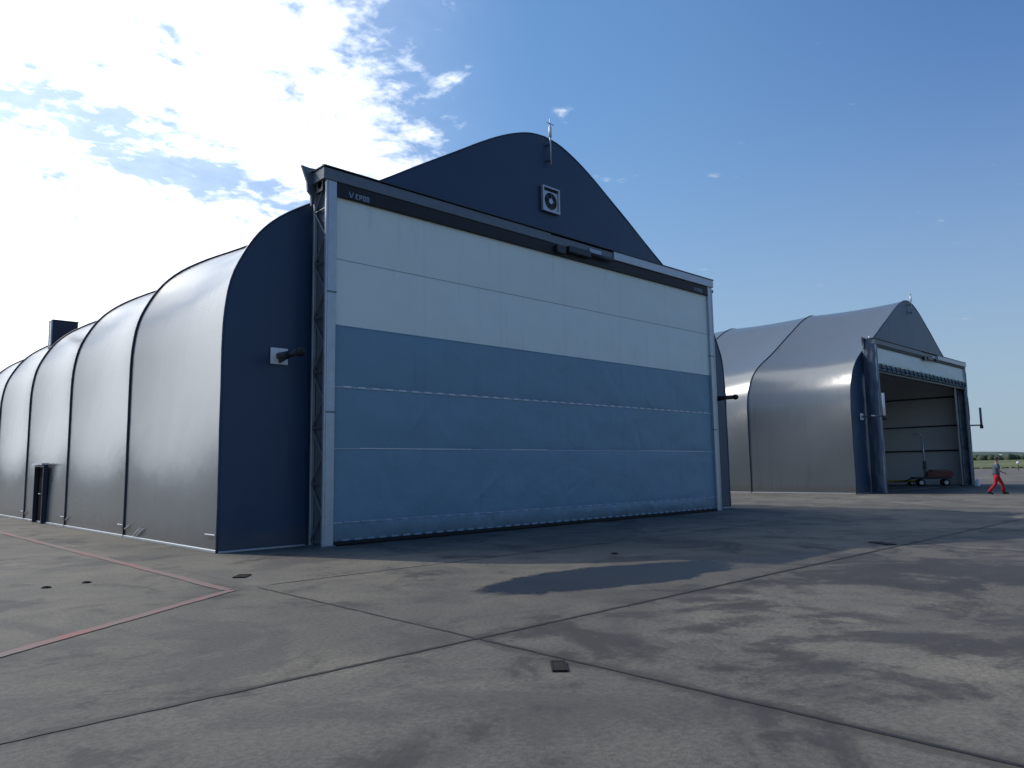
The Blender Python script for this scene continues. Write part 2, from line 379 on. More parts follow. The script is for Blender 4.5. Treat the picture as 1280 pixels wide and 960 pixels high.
# slabs of the apron
slabm = {}
SX, SY = 3.88, 4.87
def slab_mesh(wx, wy):
    k = (round(wx, 2), round(wy, 2))
    if k not in slabm:
        mb = MB(); t = .0
        x, y = wx / 2, wy / 2
        top = [(-x + t, -y + t, 0), (x - t, -y + t, 0), (x - t, y - t, 0), (-x + t, y - t, 0)]
        md = [(-x, -y, -t), (x, -y, -t), (x, y, -t), (-x, y, -t)]; lo = [(a, b, -.034) for a, b, _ in md]
        mb.add(top + lo, [(0, 1, 2, 3)] + [(4 + i, 4 + (i + 1) % 4, (i + 1) % 4, i) for i in range(4)])
        me = bpy.data.meshes.new('concrete_slab'); me.from_pydata(mb.v, [], mb.f); me.materials.append(M['concrete']); slabm[k] = me
    return slabm[k]
cnt = 0
for i in range(-8, 18):
    for j in range(-3, 9):
        x0 = -1.45 + i * SX; y0 = -.01 + j * SY; cx, cy = x0 + SX / 2, y0 + SY / 2
        if j >= 0:
            in1 = cx > 1.5 and cx < 18.5; in2 = cx > H2[0] + 1.9 and cx < H2[0] + 18
            if in1 or in2 or (cx > 20 and cx < 34 and j > 5) or cx > 58 or cx < -20: continue
        elif j < -2 and i > 11: continue
        if cnt >= 290: break
        gp = .006
        o = bpy.data.objects.new('concrete_slab', slab_mesh(SX - gp, SY - gp)); col.objects.link(o); o.parent = apron
        o.location = (cx, cy, random.uniform(-.0015, .0015)); cnt += 1

# tar joints (the two wide ones), built as ragged strips over the slab gaps
def strip(name, a, b, wd_, mt, z, label, cat='joint', seg=.12, rag=.35, kind=None, seed=1, wob=.25):
    rg = random.Random(seed); a = Vector(a); b = Vector(b); d = (b - a); n = max(2, int(d.length / seg)); d.normalize(); nn = Vector((-d.y, d.x))
    vs = []
    for k in range(n + 1):
        p = a + (b - a) * (k / n); o = mnoise.noise(Vector((k * seg * .6, seed, 0))) * wd_ * wob
        for s_ in (-1, 1):
            q = p + nn * (s_ * wd_ / 2 * (1 + rg.uniform(-rag, rag)) + o); vs.append((q.x, q.y, z))
    fs = [(2 * k, 2 * k + 2, 2 * k + 3, 2 * k + 1) for k in range(n)]
    mb = MB(); mb.add(vs, fs)
    o = mb.build(name, mt); tag(o, label, cat, kind=kind)
    return o
JZ = .0055
jt = strip('joint_seal', (-30, -9.75), (60, -9.75), .036, M['tar'], JZ, 'long dark tar joint crossing the apron parallel to the closed door', rag=.45, seed=3)
jt2 = strip('joint_seal', (-1.45, -24), (-1.45, -9.79), .034, M['tar'], JZ, 'dark tar joint running from the middle of the picture to the bottom right corner', rag=.45, seed=5)
jt3 = strip('joint_seal', (-1.45, -9.71), (-1.45, -5.0), .03, M['tar'], JZ, 'thin dark joint running from the red line corner to the long tar joint', rag=.6, seed=8)
jt4 = strip('joint_seal', (-1.2, -4.88), (16, -4.88), .022, M['tar'], JZ, 'thin broken dark joint in the shade strip before the closed door', rag=.6, seed=9)
for o in (jt, jt2, jt3, jt4): o['group'] = 'tar filled joints between the concrete slabs'
# painted lines
r1 = empty('red_line', (0, 0, 0)); tag(r1, 'worn red painted line bending to a corner on the apron left of the hangar', 'painted line')
for a, b, wd_, sd_ in (((-1.98, 40), (-1.84, -4.9), .15, 21), ((-1.80, -4.96), (-9.5, -10.3), .15, 22)):
    o = strip('red_stripe', a, b, wd_, M['redline'], .0085, None, None, rag=.12, seed=sd_); o.parent = r1

# covers and tie-down pits in the slabs
def cover(x, y, sx, sy, rz, label, n=6):
    e = empty('ground_cover', (x, y, .006), rz); tag(e, label, 'drain cover')
    f = MB(); f.box(-sx / 2, sx / 2, -sy / 2, -sy / 2 + .015, 0, .012).box(-sx / 2, sx / 2, sy / 2 - .015, sy / 2, 0, .012)
    f.box(-sx / 2, -sx / 2 + .015, -sy / 2 + .016, sy / 2 - .016, 0, .012).box(sx / 2 - .015, sx / 2, -sy / 2 + .016, sy / 2 - .016, 0, .012); f.build('frame', M['iron'], e)
    MB().box(-sx / 2 + .01, sx / 2 - .01, -sy / 2 + .01, sy / 2 - .01, -.004, .002).build('recess', M['rubber'], e)
    for k in range(n):
        x_ = -sx / 2 + .02 + (sx - .04) * (k + .5) / n
        MB().box(x_ - .008, x_ + .008, -sy / 2 + .016, sy / 2 - .016, .002, .009).build('bar', M['iron'], e)
cover(-1.67, -11.02, .13, .30, R(-43), 'small black iron drain grate near the joint crossing in the foreground')
cover(-1.12, -3.72, .20, .34, R(-40), 'dark iron cover between the red line corner and the closed hangar')
cover(9.6, -9.35, .22, .55, R(-30), 'dark iron cover in the shade before the gap between the hangars')
pits = [(-3.55, -2.6, 'dark tie-down pit near the left edge, outside the red line'), (-3.0, -2.5, 'dark tie-down pit nearer the red line, left of the hangar corner'),
        (4.9, -6.3, 'dark tie-down pit in the shade before the closed door')]
for x, y, lb in pits:
    e = empty('tie_down_pit', (x, y, .006)); tag(e, lb, 'tie-down', 'tie-down pits in the apron')
    MB().tube([(0, 0, -.003), (0, 0, .003)], .07, 14).build('pit', M['rubber'], e)
    MB().tube([(.055 * math.cos(t * math.pi / 6), .055 * math.sin(t * math.pi / 6), .008) for t in range(13)], .007, 6, False).build('ring', M['iron'], e, True)

# ------------------------------------------------------------------ hangar profile
half = [(0, 0), (0, 1.5), (0, 3.0), (0, 4.2), (.03, 5.0), (.15, 5.72), (.40, 6.32), (.75, 6.87), (1.22, 7.33), (1.90, 7.78), (2.9, 8.32), (3.95, 8.92), (5.2, 9.68), (6.3, 10.33), (7.3, 10.93), (8.1, 11.36), (8.8, 11.66), (9.35, 11.82), (9.9, 11.88)]
def catmull(P, sub):
    out = []
    for i in range(len(P) - 1):
        p0 = P[max(i - 1, 0)]; p1 = P[i]; p2 = P[i + 1]; p3 = P[min(i + 2, len(P) - 1)]
        for k in range(sub):
            t = k / sub
            out.append(tuple(.5 * ((2 * p1[c]) + (-p0[c] + p2[c]) * t + (2 * p0[c] - 5 * p1[c] + 4 * p2[c] - p3[c]) * t * t + (-p0[c] + 3 * p1[c] - 3 * p2[c] + p3[c]) * t ** 3) for c in (0, 1)))
    out.append(P[-1]); return out
hp = catmull(half, 3)
hp = [(max(x, 0) if z < 5 else x, z) for x, z in hp]
prof = hp + [(WID - x, z) for x, z in reversed(hp[:-1])]
NPF = len(prof)
def pnorm(i, inset=0):
    a = prof[max(i - 1, 0)]; b = prof[min(i + 1, NPF - 1)]
    dx, dz = b[0] - a[0], b[1] - a[1]; l = math.hypot(dx, dz)
    return (-dz / l, dx / l)          # outward
nrm = [pnorm(i) for i in range(NPF)]
def zint(x):                          # roof height at x
    for a, b in zip(prof, prof[1:]):
        if a[0] <= x <= b[0] and b[0] > a[0]: return a[1] + (b[1] - a[1]) * (x - a[0]) / (b[0] - a[0])
    return 0

def door_fabric(parent, name, mt, x0, x1, z0, z1, y, seed, amp=.02, nx=220, nz=22, thick=True):
    rg = random.Random(int(seed * 10)); creases = []
    for _ in range(9):
        t = rg.uniform(-1.1, 1.1); creases.append((rg.uniform(x0, x1), rg.uniform(z0, z1), (math.cos(t), math.sin(t)), rg.uniform(.4, 1.1), rg.choice((-1, 1)) * rg.uniform(.008, .02) * amp / .02))
    def fn(u, v):
        x = x0 + (x1 - x0) * u; z = z0 + (z1 - z0) * v
        e = min(1, min(u, 1 - u) * 14) * math.sin(math.pi * v) ** .5
        d = amp * .9 * e + amp * e * (mnoise.noise(Vector((x * .45, z * .9, seed))) + .6 * mnoise.noise(Vector(((x - z * .8) * 1.1, (z + x * .3) * 1.3, seed + 9)))) 
        for cx_, cz_, sl, ln, hgt in creases:
            a_ = (x - cx_) * sl[0] + (z - cz_) * sl[1]; b_ = (x - cx_) * sl[1] - (z - cz_) * sl[0]
            if abs(b_) < ln: d += hgt * math.exp(-(a_ / .07) ** 2) * (1 - (b_ / ln) ** 2) * e
        return (x, y - d, z)
    mb = MB().grid(fn, nx, nz)
    o = mb.build(name, mt, parent, True); return o

def hangar(name, loc, opened, label):
    root = empty(name, (loc[0], loc[1], 0)); tag(root, label, 'hangar', 'aircraft hangars on the apron')
    # --- membrane bays, ribs
    for k in range(NB):
        y0, y1 = k * BAY, (k + 1) * BAY; nv = 16
        vs = []; fs = []
        for j in range(nv + 1):
            t = j / nv; y = y0 + (y1 - y0) * t; sag = 4 * t * (1 - t)
            for i, (x, z) in enumerate(prof):
                hz = min(1., max(0., (z - .6) / 5.2)); hz = hz * hz * (3 - 2 * hz)
                top = .27 if z < 7 else .27 - .19 * min(1, (z - 7) / 4.2)
                s_ = sag * (top * hz + .02 * min(1, z))
                # slight wrinkles pulled from the ribs
                wr = .006 * mnoise.noise(Vector((y * 2.2 + k * 7, i * .35, loc[0]))) * (1 if 0 < j < nv else 0)
                nx_, nz_ = nrm[i]; vs.append((x - nx_ * (s_ + wr), y, z - nz_ * (s_ + wr)))
        for j in range(nv):
            for i in range(NPF - 1): fs.append((j * NPF + i, (j + 1) * NPF + i, (j + 1) * NPF + i + 1, j * NPF + i + 1))
        MB().add(vs, fs).build('membrane_bay', M['silver'], root, True)
    for k in range(0, NB + 1):
        y = k * BAY + (0.03 if k == 0 else 0)
        pts = []
        for i, (x, z) in enumerate(prof):
            wob = .02 * mnoise.noise(Vector((z * 1.3, k * 3.3, x * .2)))
            pts.append((x + nrm[i][0] * .012, y + wob, z + nrm[i][1] * .012))
        rb = MB().tube(pts, .033 if k else .026, 8).build('rib_seam', M['seam'] if k else M['navy'], root, True)
    # --- gable wall: rear whole, front with an opening when the door is up
    def gable(y, z_lo=0, hole=None):
        mb = MB()
        xs = sorted(set([round(p[0], 4) for p in prof] + [x * WID / 40 for x in range(41)] + ([hole[0], hole[1]] if hole else [])))
        zs = 14
        for a, b in zip(xs, xs[1:]):
            mid = (a + b) / 2
            lo = hole[2] if hole and hole[0] < mid < hole[1] else 0
            za, zb = (zint(a) if a > 0 else 4.4), (zint(b) if b < WID else 4.4)
            vs = []
            for t in range(zs + 1):
                for x, zt in ((a, za), (b, zb)):
                    zt_ = zt - .01; z = lo + (zt_ - lo) * t / zs
                    vs.append((x, y + .012 * mnoise.noise(Vector((x * .5, z * .5, y))), z))
            mb.add(vs, [(2 * t, 2 * t + 1, 2 * t + 3, 2 * t + 2) for t in range(zs)])
        return mb
    # corner strips left of x=0 handled by the profile's vertical part
    DX0, DX1, DZ = 2.21, 17.66, 8.17
    gable(.02, hole=(DX0 + .05, DX1 - .05, 7.9)).build('gable_wall', M['navy'], root, True, fix=True)
    gable(LEN - .02).build('rear_wall', M['navy'], root, True, fix=True)
    # light base rail and straps along both sides
    for sx in (-.035, WID + .005):
        MB().bevbox(sx, sx + .03, .05, LEN, .0, .06, .008).build('base_rail', M['galv'], root)
    MB().bevbox(.0, 1.9, -.06, -.01, .004, .045, .006).build('base_rail', M['galv'], root)
    MB().bevbox(WID - 1.8, WID, -.06, -.01, .004, .045, .006).build('base_rail', M['galv'], root)
    for k in range(NB + 1):
        y = k * BAY
        if opened: break
        for q, (dy0, dy1, za, zb) in enumerate(((.08, .5, .32, .32), (-.5, -.12, .34, .22)) if k else ((.1, .62, .36, .36),)):
            for sx in (-.03,):
                MB().tube([(sx, y + dy0, za), (sx, y + dy1, zb)], .014, 6).build('lacing_strap', M['strap'], root)
        if k in (1, ):
            for d in (-1.6, -1.35):
                MB().tube([(-.03, y + d, .30), (-.03, y + d + .55, .08)], .015, 6).build('lacing_strap', M['strap'], root)
    # --- inner liner with purlins (what the open door lets you see)
    if opened:
        off = .32; lp = [(x - nrm[i][0] * (off + (.12 if z > 4 else 0)), z - nrm[i][1] * (off + (.12 if z > 4 else 0))) for i, (x, z) in enumerate(prof)]
        lp = lp[::2] if NPF % 2 else lp[::2] + [lp[-1]]
        def fn(u, v):
            i = min(int(round(u * (len(lp) - 1))), len(lp) - 1); return (lp[i][0], .35 + (LEN - .6) * v, lp[i][1])
        mb = MB().grid(fn, len(lp) - 1, 12)
        mb.build('inner_liner', M['liner'], root, True)
        mb = MB(); n = len(lp)
        mb.add([(a, LEN - .3, b) for a, b in lp], [tuple(range(n))]); mb.build('inner_end_liner', M['liner'], root)
        for z in (2.46, 4.24, 6.27, 8.3):
            for sd_ in (0, 1):
                xx = .42 if z < 6 else (1.0 if z < 7 else 3.9)
                x = xx if not sd_ else WID - xx
                MB().tube([(x, .4, z), (x, LEN - .5, z)], .055, 8).build('purlin', M['darksteel'], root, True)
        for k in range(1, NB):
            pts = [(a, k * BAY, b) for a, b in lp[:]]
            MB().tube([(WID / 2 + (a - WID / 2) * .992, y_, b * .992) for a, y_, b in pts], .05, 6).build('arch_rib', M['galv_dull'], root, True)
        MB().box(.35, WID - .35, .1, LEN - .3, -.02, .012).build('floor_slab', M['concrete'], root)
    # --- door frame: guide posts with lattice behind, header
    frame = empty('door_frame', (0, 0, 0), parent=root)
    for side in (0, 1):
        X = (lambda x: x) if not side else (lambda x: WID + .07 - x)
        def bx(mb, xa, xb, *rest, b=None):
            a_, b_ = sorted((X(xa), X(xb)))
            return mb.bevbox(a_, b_, *rest, b) if b else mb.box(a_, b_, *rest)
        gp = bx(MB(), 1.99, 2.21, -.73, -.60, .0, 8.42, b=.008)
        gp.build('guide_post', M['galv'], frame)
        ch = bx(MB(), 1.94, 2.02, -.20, -.13, .0, 8.2, b=.006)
        bx(ch, 1.94, 1.985, -.735, -.66, .0, 8.2, b=.006)
        ch.build('truss_chord', M['galv'], frame)
        lt = MB(); z = .1; s_ = 0; st = .62
        while z < 8.1:
            zb = min(z + st, 8.2)
            ya, yb = (-.17, -.66) if s_ % 2 == 0 else (-.66, -.17)
            lt.tube([(X(1.965), ya, z), (X(1.965), yb, zb)], .024, 6)
            lt.tube([(X(2.12), ya, z), (X(2.12), yb, zb)], .018, 6)
            if s_ % 2 == 0: lt.tube([(X(1.965), -.17, z), (X(1.965), -.66, z)], .02, 6)
            z += st; s_ += 1
        lt.build('truss_lacing', M['galv_dull'], frame)
        if opened:      # the far hangar's trusses are wrapped in creased sheet
            def cf(u, v, side=side):
                z = .04 + 8.5 * v; path = [(1.93, -.03), (1.86, -.30), (1.88, -.62), (2.00, -.76), (2.15, -.75)]
                t = u * 4; i = min(int(t), 3); f = t - i
                x = path[i][0] * (1 - f) + path[i + 1][0] * f; y = path[i][1] * (1 - f) + path[i + 1][1] * f
                d = .05 * mnoise.noise(Vector((x * 3, z * .9, y * 3 + side * 5))) + .03 * mnoise.noise(Vector((x * 6 + z * 1.2, z * 2.4, y * 6)))
                return (X(x + d), y + d * .6, z)
            MB().grid(cf, 16, 60).build('truss_cover', M['wrap'], frame, True)
        else:           # backing strip behind the lacing
            bx(MB(), 2.03, 2.045, -.655, -.14, .035, 8.15).build('backing_sheet', M['galv_dull'], frame)
        bx(MB(), 1.90, 2.25, -.75, -.02, .0, .03).build('base_plate', M['galv_dull'], frame)
        # joint collars on the guide post
        for z in (2.9, 5.6):
            bx(MB(), 1.98, 2.22, -.738, -.595, z, z + .035).build('splice_collar', M['galv_dull'], frame)
        # pulley cluster at the top
        pc = MB(); pc.tube([(X(1.9), -.5, 8.12), (X(2.05), -.5, 8.12)], .10, 12); bx(pc, 1.90, 1.98, -.62, -.3, 7.95, 8.35)
        pc.build('pulley', M['darksteel'], frame)
        # torn-looking end flashing beside the post
        if side == 0:
            MB().prism([(1.60, -.2, 8.60), (1.80, -.2, 8.585), (1.97, -.2, 8.60), (1.96, -.2, 8.3), (1.93, -.2, 7.75), (1.86, -.2, 7.7), (1.84, -.2, 7.95), (1.76, -.2, 8.03), (1.74, -.2, 8.25), (1.68, -.2, 8.40)], (0, .06, 0)).build('end_flashing', M['galv_dull'], frame)
            MB().tube([(2.03, -.45, 8.05), (2.0, -.42, 8.45), (2.02, -.4, 8.66)], .03, 8).build('cable_conduit', M['white'], frame, True)
        else:
            MB().prism([(18.1, -.5, 8.18), (18.42, -.5, 8.24), (18.42, -.5, 8.12), (18.1, -.5, 8.10)], (0, .3, 0)).build('end_bracket', M['darksteel'], frame)
            dp = MB().tube([(18.2, -.52, 0), (18.2, -.52, 8.15)], .055, 10); dp.build('drain_pipe', M['galv'], frame, True)
    header = empty('door_header', (0, 0, 0), parent=root)
    MB().bevbox(1.86, 9.25, -.76, -.02, 8.19, 8.46, .01).build('header_box', M['galv_dull'], header)
    MB().bevbox(9.25, 12.15, -.74, -.02, 8.19, 8.44, .01).build('header_box', M['galv_dull'], header)
    MB().bevbox(12.15, 17.98, -.78, -.02, 8.20, 8.47, .01).build('header_box', M['galv'], header)
    MB().box(1.84, 18.0, -.80, -.0, 8.475, 8.50).build('header_cap', M['darksteel'], header)
    zb0 = 7.87 if not opened else 8.05
    MB().bevbox(2.22, 17.64, -.735, -.62, zb0, 8.185, .006).build('header_band', M['black'], header)
    # drive unit and its cables
    MB().bevbox(9.9, 10.9, -.90, -.745, 8.0, 8.2, .02).build('drive_unit', M['darksteel'], header)
    MB().bevbox(9.42, 9.8, -.86, -.742, 7.92, 8.15, .015).build('control_box', M['darksteel'], header)
    MB().bevbox(10.95, 11.5, -.80, -.742, 8.20, 8.34, .008).build('name_plate', M['seamlight'], header)
    MB().tube([(10.9, -.86, 8.12), (12.0, -.86, 8.13)], .06, 10).build('drive_shaft', M['darksteel'], header, True)
    # white lettering on the band: a chevron mark and blurred-size capitals
    def logo(x, z, h, mt):
        mb = MB(); t = h * .2; y0 = -.742; q = .005
        def bar(xa, za, xb, zb, tt=t):
            d = Vector((xb - xa, 0, zb - za)).normalized(); n = Vector((-d.z, 0, d.x)) * tt / 2
            mb.prism([Vector((xa, y0, za)) + n, Vector((xb, y0, zb)) + n, Vector((xb, y0, zb)) - n, Vector((xa, y0, za)) - n], (0, q, 0))
        mb2 = mb
        bar(x, z + h * 1.1, x + h * .42, z); bar(x + h * .45, z, x + h * .87, z + h * 1.1, t * .8)
        xx = x + h * 1.35
        for kx in range(4):
            a, b = xx, xx + h * .62
            if kx == 0: [bar(a + t / 2, z, a + t / 2, z + h), bar(a + t, z + t / 2, b, z + t / 2, t * .9), bar(a + t, z + h / 2, b * .5 + a * .5 + .01, z + h / 2, t * .9), bar(a + t, z + h - t / 2, b, z + h - t / 2, t * .9)]
            elif kx == 1: [bar(a + t / 2, z, a + t / 2, z + h), bar(a + t, z + h - t / 2, b - t, z + h - t / 2), bar(a + t, z + h * .45, b - t, z + h * .45), bar(b - t / 2, z + h * .36, b - t / 2, z + h)]
            else: [bar(a + t / 2, z, a + t / 2, z + h), bar(b - t / 2, z, b - t / 2, z + h), bar(a + t, z + h - t / 2, b - t, z + h - t / 2), bar(a + t, z + t / 2, b - t, z + t / 2)]
            xx += h * .78
        mb2.build('lettering', mt, header)
    if not opened: logo(2.52, 7.90, .125, M['hem']), logo(16.75, 7.91, .12, M['hem'])
    # --- door curtain
    cur = empty('door_curtain', (0, 0, 0), parent=root)
    Y = -.64
    if not opened:
        zs = [(.10, .50, 'curtain_blue'), (.50, 2.12, 'curtain_blue'), (2.12, 3.50, 'curtain_blue'), (3.50, 4.89, 'curtain_blue'), (4.89, 6.42, 'curtain_light'), (6.42, 7.88, 'curtain_light')]
        for n_, (a, b, mm) in enumerate(zs):
            door_fabric(cur, 'curtain_panel', M[mm], 2.2, 17.67, a, b, Y, n_ * 3.7 + loc[0], .022 if mm == 'curtain_blue' else .014)
        for z, mt_, h in ((.50, 'seamlight', .022), (2.12, 'seamlight', .022), (3.50, 'seamlight', .03), (4.89, 'curtain_blue', .02), (6.42, 'seam', .008)):
            MB().box(2.21, 17.66, Y - .012, Y + .01, z - h / 2, z + h / 2).build('seam_band', M[mt_] if z != 6.42 else M['curtain_blue'], cur)
        # short webbing loops catching light on the seams
        for z, n_, le in ((3.5, 40, .2), (.5, 34, .24), (.115, 46, .2)):
            for k in range(n_):
                x = 2.35 + (17.4 - 2.35) * (k + .3) / n_
                MB().box(x, x + le, Y - .026, Y - .0125, z - .016, z + .026).build('webbing_loop', M['strap'] if z > 3 else M['hem'], cur)
        for xa, xb in ((2.9, 6.2), (7.6, 9.0), (13.3, 17.0)):
            MB().box(xa, xb, Y - .022, Y - .0125, 2.115, 2.14).build('webbing_loop', M['strap'], cur)
        MB().bevbox(2.22, 17.65, -.70, -.58, .012, .10, .012).build('bottom_seal', M['rubber'], cur)
    else:
        # curtain drawn up: one hanging panel with folded packs under it
        door_fabric(cur, 'curtain_panel', M['curtain_light'], 2.2, 17.67, 7.20, 8.06, Y, 5.1, .03)
        for k in range(3):
            z = 7.14 - k * .15
            def fn(u, v, z=z, k=k):
                x = 2.2 + 15.47 * u; t = 2 * math.pi * v
                return (x, -.52 + (.22 - .02 * k) * math.cos(t), z + .07 * math.sin(t) + .02 * math.sin(x * 5.2 + k))
            MB().grid(fn, 90, 8).build('fabric_fold', M['curtain_light'] if k == 0 else M['curtain_blue'], cur, True)
        for k in range(22):
            x = 2.5 + 14.9 * k / 21
            MB().tube([(x, -.76, 7.10), (x + .1, -.77, 6.94), (x + .24, -.74, 6.80)], .035, 6).build('lifting_belt', M['seam'], cur)
        MB().bevbox(2.22, 17.65, -.62, -.42, 6.62, 6.74, .02).build('bottom_beam', M['darksteel'], cur)
    # --- wall brackets
    for side in (0, 1):
        x = 1.23 if side == 0 else 18.78
        br = empty('wall_bracket', (x, 0, 4.16), parent=root)
        MB().bevbox(-.2, .2, -.035, -.005, -.18, .18, .004).build('back_plate', M['white'], br)
        if not opened:
            MB().tube([(0, -.03, .0), (0, -.95, -.02)], [.085, .07], 12).build('arm', M['darksteel'], br, True)
            MB().ellipsoid((0, -1.0, -.02), (.10, .12, .10)).build('end_cap', M['black'], br, True)
            MB().prism([(-.015, -.03, -.16), (-.015, -.5, -.09), (-.015, -.03, -.08)], (.03, 0, 0)).build('gusset', M['darksteel'], br)
        else:
            MB().tube([(0, -.03, .0), (0, -1.2, -.02)], .05, 10).build('arm', M['galv_dull'], br, True)
            MB().tube([(0, -1.2, -.22), (0, -1.2, 1.2)], .075, 12).build('upright_tube', M['white'] if side == 0 else M['galv_dull'], br, True)
            MB().tube([(0, -1.2, -.25), (0, -1.2, -.02)], .11, 12).build('swivel_joint', M['darksteel'], br, True)
            if side == 0: MB().tube([(-.55, -.75, 0), (.35, -.75, 0)], .03, 8).build('cross_bar', M['white'], br, True)
    # --- ventilation fan (near hangar only)
    if not opened:
        vt = empty('gable_fan', (10.02, 0, 9.85), parent=root)
        fr = MB(); w_, h_ = .38, .40
        fr.box(-w_, w_, -.10, -.01, -h_, -h_ + .07).box(-w_, w_, -.10, -.01, h_ - .05, h_).box(-w_, -w_ + .06, -.10, -.01, -h_ + .071, h_ - .051).box(w_ - .06, w_, -.10, -.01, -h_ + .071, h_ - .051)
        fr.build('frame', M['galv'], vt)
        n = 24; ro, cz = .27, -.04
        vs = []; fs = []
        for k in range(n):
            t = 2 * math.pi * k / n; c_, s_ = math.cos(t), math.sin(t); mx = max(abs(c_), abs(s_)); vs += [(ro * c_, -.06, cz + ro * s_), (c_ / mx * (w_ - .062), -.06, cz + s_ / mx * .30)]
        for k in range(n): j = (k + 1) % n; fs.append((2 * k, 2 * j, 2 * j + 1, 2 * k + 1))
        MB().add(vs, fs).build('face_plate', M['galv'], vt)
        MB().box(-.30, .30, -.03, -.012, -h_ + .072, h_ - .052).build('dark_opening', M['black'], vt)
        MB().tube([(0, -.075, cz), (0, -.03, cz)], .09, 12).build('hub', M['galv'], vt)
        for k in range(5):
            t = 2 * math.pi * k / 5; a = Vector((math.cos(t), 0, math.sin(t))); b = Vector((-math.sin(t), 0, math.cos(t)))
            cc = Vector((0, -.05, cz)); q = [cc + a * .08 - b * .03, cc + a * .25 - b * .06 + Vector((0, .015, 0)), cc + a * .25 + b * .06 - Vector((0, .015, 0)), cc + a * .08 + b * .03]
            MB().prism(q, (0, .004, 0)).build('blade', M['darksteel'], vt)
    # --- mast on the ridge
    ms = empty('roof_mast', (10.0, -.12, 0), parent=root)
    MB().tube([(0, 0, 10.95), (0, 0, 12.25)], .028, 8).build('pole', M['galv'], ms, True)
    MB().tube([(0, 0, 11.86), (0, 0, 12.2)], .05, 8).build('sleeve', M['white'], ms, True)
    MB().tube([(-.16, 0, 12.3), (.16, 0, 12.3)], .014, 6).tube([(0, 0, 12.2), (0, 0, 12.46)], .014, 6).build('sensor_cross', M['galv'], ms, True)
    MB().box(-.05, .05, .0, .1, 11.1, 11.16).box(-.05, .05, .0, .1, 11.6, 11.66).build('clamp', M['galv_dull'], ms)
    return root

h1 = hangar('fabric_hangar', H1, False, 'near fabric hangar with closed two-tone door and silver ribbed side')
h2 = hangar('fabric_hangar', H2, True, 'far fabric hangar with its door raised and cream interior showing')
# personnel door and roof box belong to the near hangar only
pd = empty('side_door', (0, 15.55, 0), parent=h1)
MB().box(-.15, -.005, -.70, -.64, 0, 1.96).box(-.15, -.005, .64, .70, 0, 1.96).box(-.15, -.005, -.70, .70, 1.961, 2.02).build('portal', M['box_navy'], pd)
MB().box(-.03, -.006, -.635, .635, .02, 1.955).build('doorway_shade_panel', M['void'], pd)  # flat black panel: shade inside the open doorway, put into its colour
MB().box(-.22, .0, -.75, .75, 2.03, 2.08).build('canopy', M['strap'], pd)
MB().tube([(-.10, -.5, 1.02), (-.18, -.5, 1.02), (-.18, -.34, 1.02)], .018, 8).build('handle', M['galv'], pd)
rb = empty('roof_unit', (1.48, 20.6, 7.36), parent=h1)
MB().bevbox(-.52, .42, -.5, .2, -.4, .76, .02).build('casing', M['box_navy'], rb)
MB().bevbox(-.55, .45, -.53, .23, .765, .79, .008).build('lid', M['galv_dull'], rb)
MB().box(-.58, -.522, -.50, -.36, -.3, .75).build('corner_post', M['galv'], rb)

# ------------------------------------------------------------------ things inside the far hangar
def wheel(mb_parent, x, y, r, wdt, z=None, name='wheel'):
    z = r if z is None else z
    wh = MB().tube([(x, y - wdt / 2, z), (x, y - wdt / 4, z), (x, y + wdt / 4, z), (x, y + wdt / 2, z)], [r * .93, r, r, r * .93], 18).build(name, M['rubber'], mb_parent, True)
    MB().tube([(x, y - wdt / 2 - .008, z), (x, y + wdt / 2 + .008, z)], r * .55, 12).build('rim', M['galv'], wh)
    return wh
tr = empty('towed_ground_unit', (49.9, 2.3, .014), R(-62)); tag(tr, 'low dark red wheeled service cart with a tall pale mast in the open hangar', 'service cart')
MB().bevbox(-1.25, 1.1, -.42, .42, .48, .62, .02).build('chassis', M['darksteel'], tr)
bd = MB(); bd.prism([(-.35, -.42, .625), (1.15, -.42, .625), (1.25, -.42, .78), (1.15, -.42, 1.0), (-.05, -.42, 1.05), (-.3, -.42, .95)], (0, .84, 0)); bd.build('body', M['red'], tr)
MB().bevbox(-.2, 1.0, -.34, .34, 1.055, 1.10, .015).build('cover_plate', M['darksteel'], tr)
MB().tube([(-1.2, -.2, .55), (-1.75, -.12, .32), (-2.35, 0, .28)], .04, 8).tube([(-1.2, .2, .55), (-1.75, .12, .32), (-2.35, 0, .28)], .04, 8).build('drawbar', M['darksteel'], tr)
for x in (-.75, .75):
    for y in (-.40, .40): wheel(tr, x, y, .24, .14)
MB().tube([(-.42, 0, .6), (-.42, 0, 2.3), (-.44, 0, 3.3)], [.07, .055, .045], 10).build('mast', M['galv'], tr, True)
MB().tube([(-.44, 0, 3.25), (-.50, 0, 3.55), (-.75, 0, 3.66), (-.98, 0, 3.50)], .04, 8).build('mast_hook', M['galv'], tr, True)
MB().bevbox(-.52, -.32, -.1, .1, 1.15, 1.7, .01).build('winch_box', M['darksteel'], tr)
yb = empty('towing_bar', (50.6, 4.9, .014), R(-48)); tag(yb, 'long yellow towing bar lying along the wall inside the open hangar', 'towing bar')
MB().tube([(-1.6, 0, .30), (1.6, 0, .30)], .09, 10).build('bar', M['yellow'], yb, True)
MB().tube([(-1.6, 0, .30), (-1.95, -.16, .26)], .05, 8).tube([(-1.6, 0, .30), (-1.95, .16, .26)], .05, 8).build('fork', M['darksteel'], yb)
for x in (-.9, 1.0): wheel(yb, x, -.16, .16, .09); wheel(yb, x, .16, .16, .09)
ob = empty('storage_bin', (50.9, 6.5, .014), R(-50)); tag(ob, 'low orange storage bin at the left end of the yellow bar', 'bin')
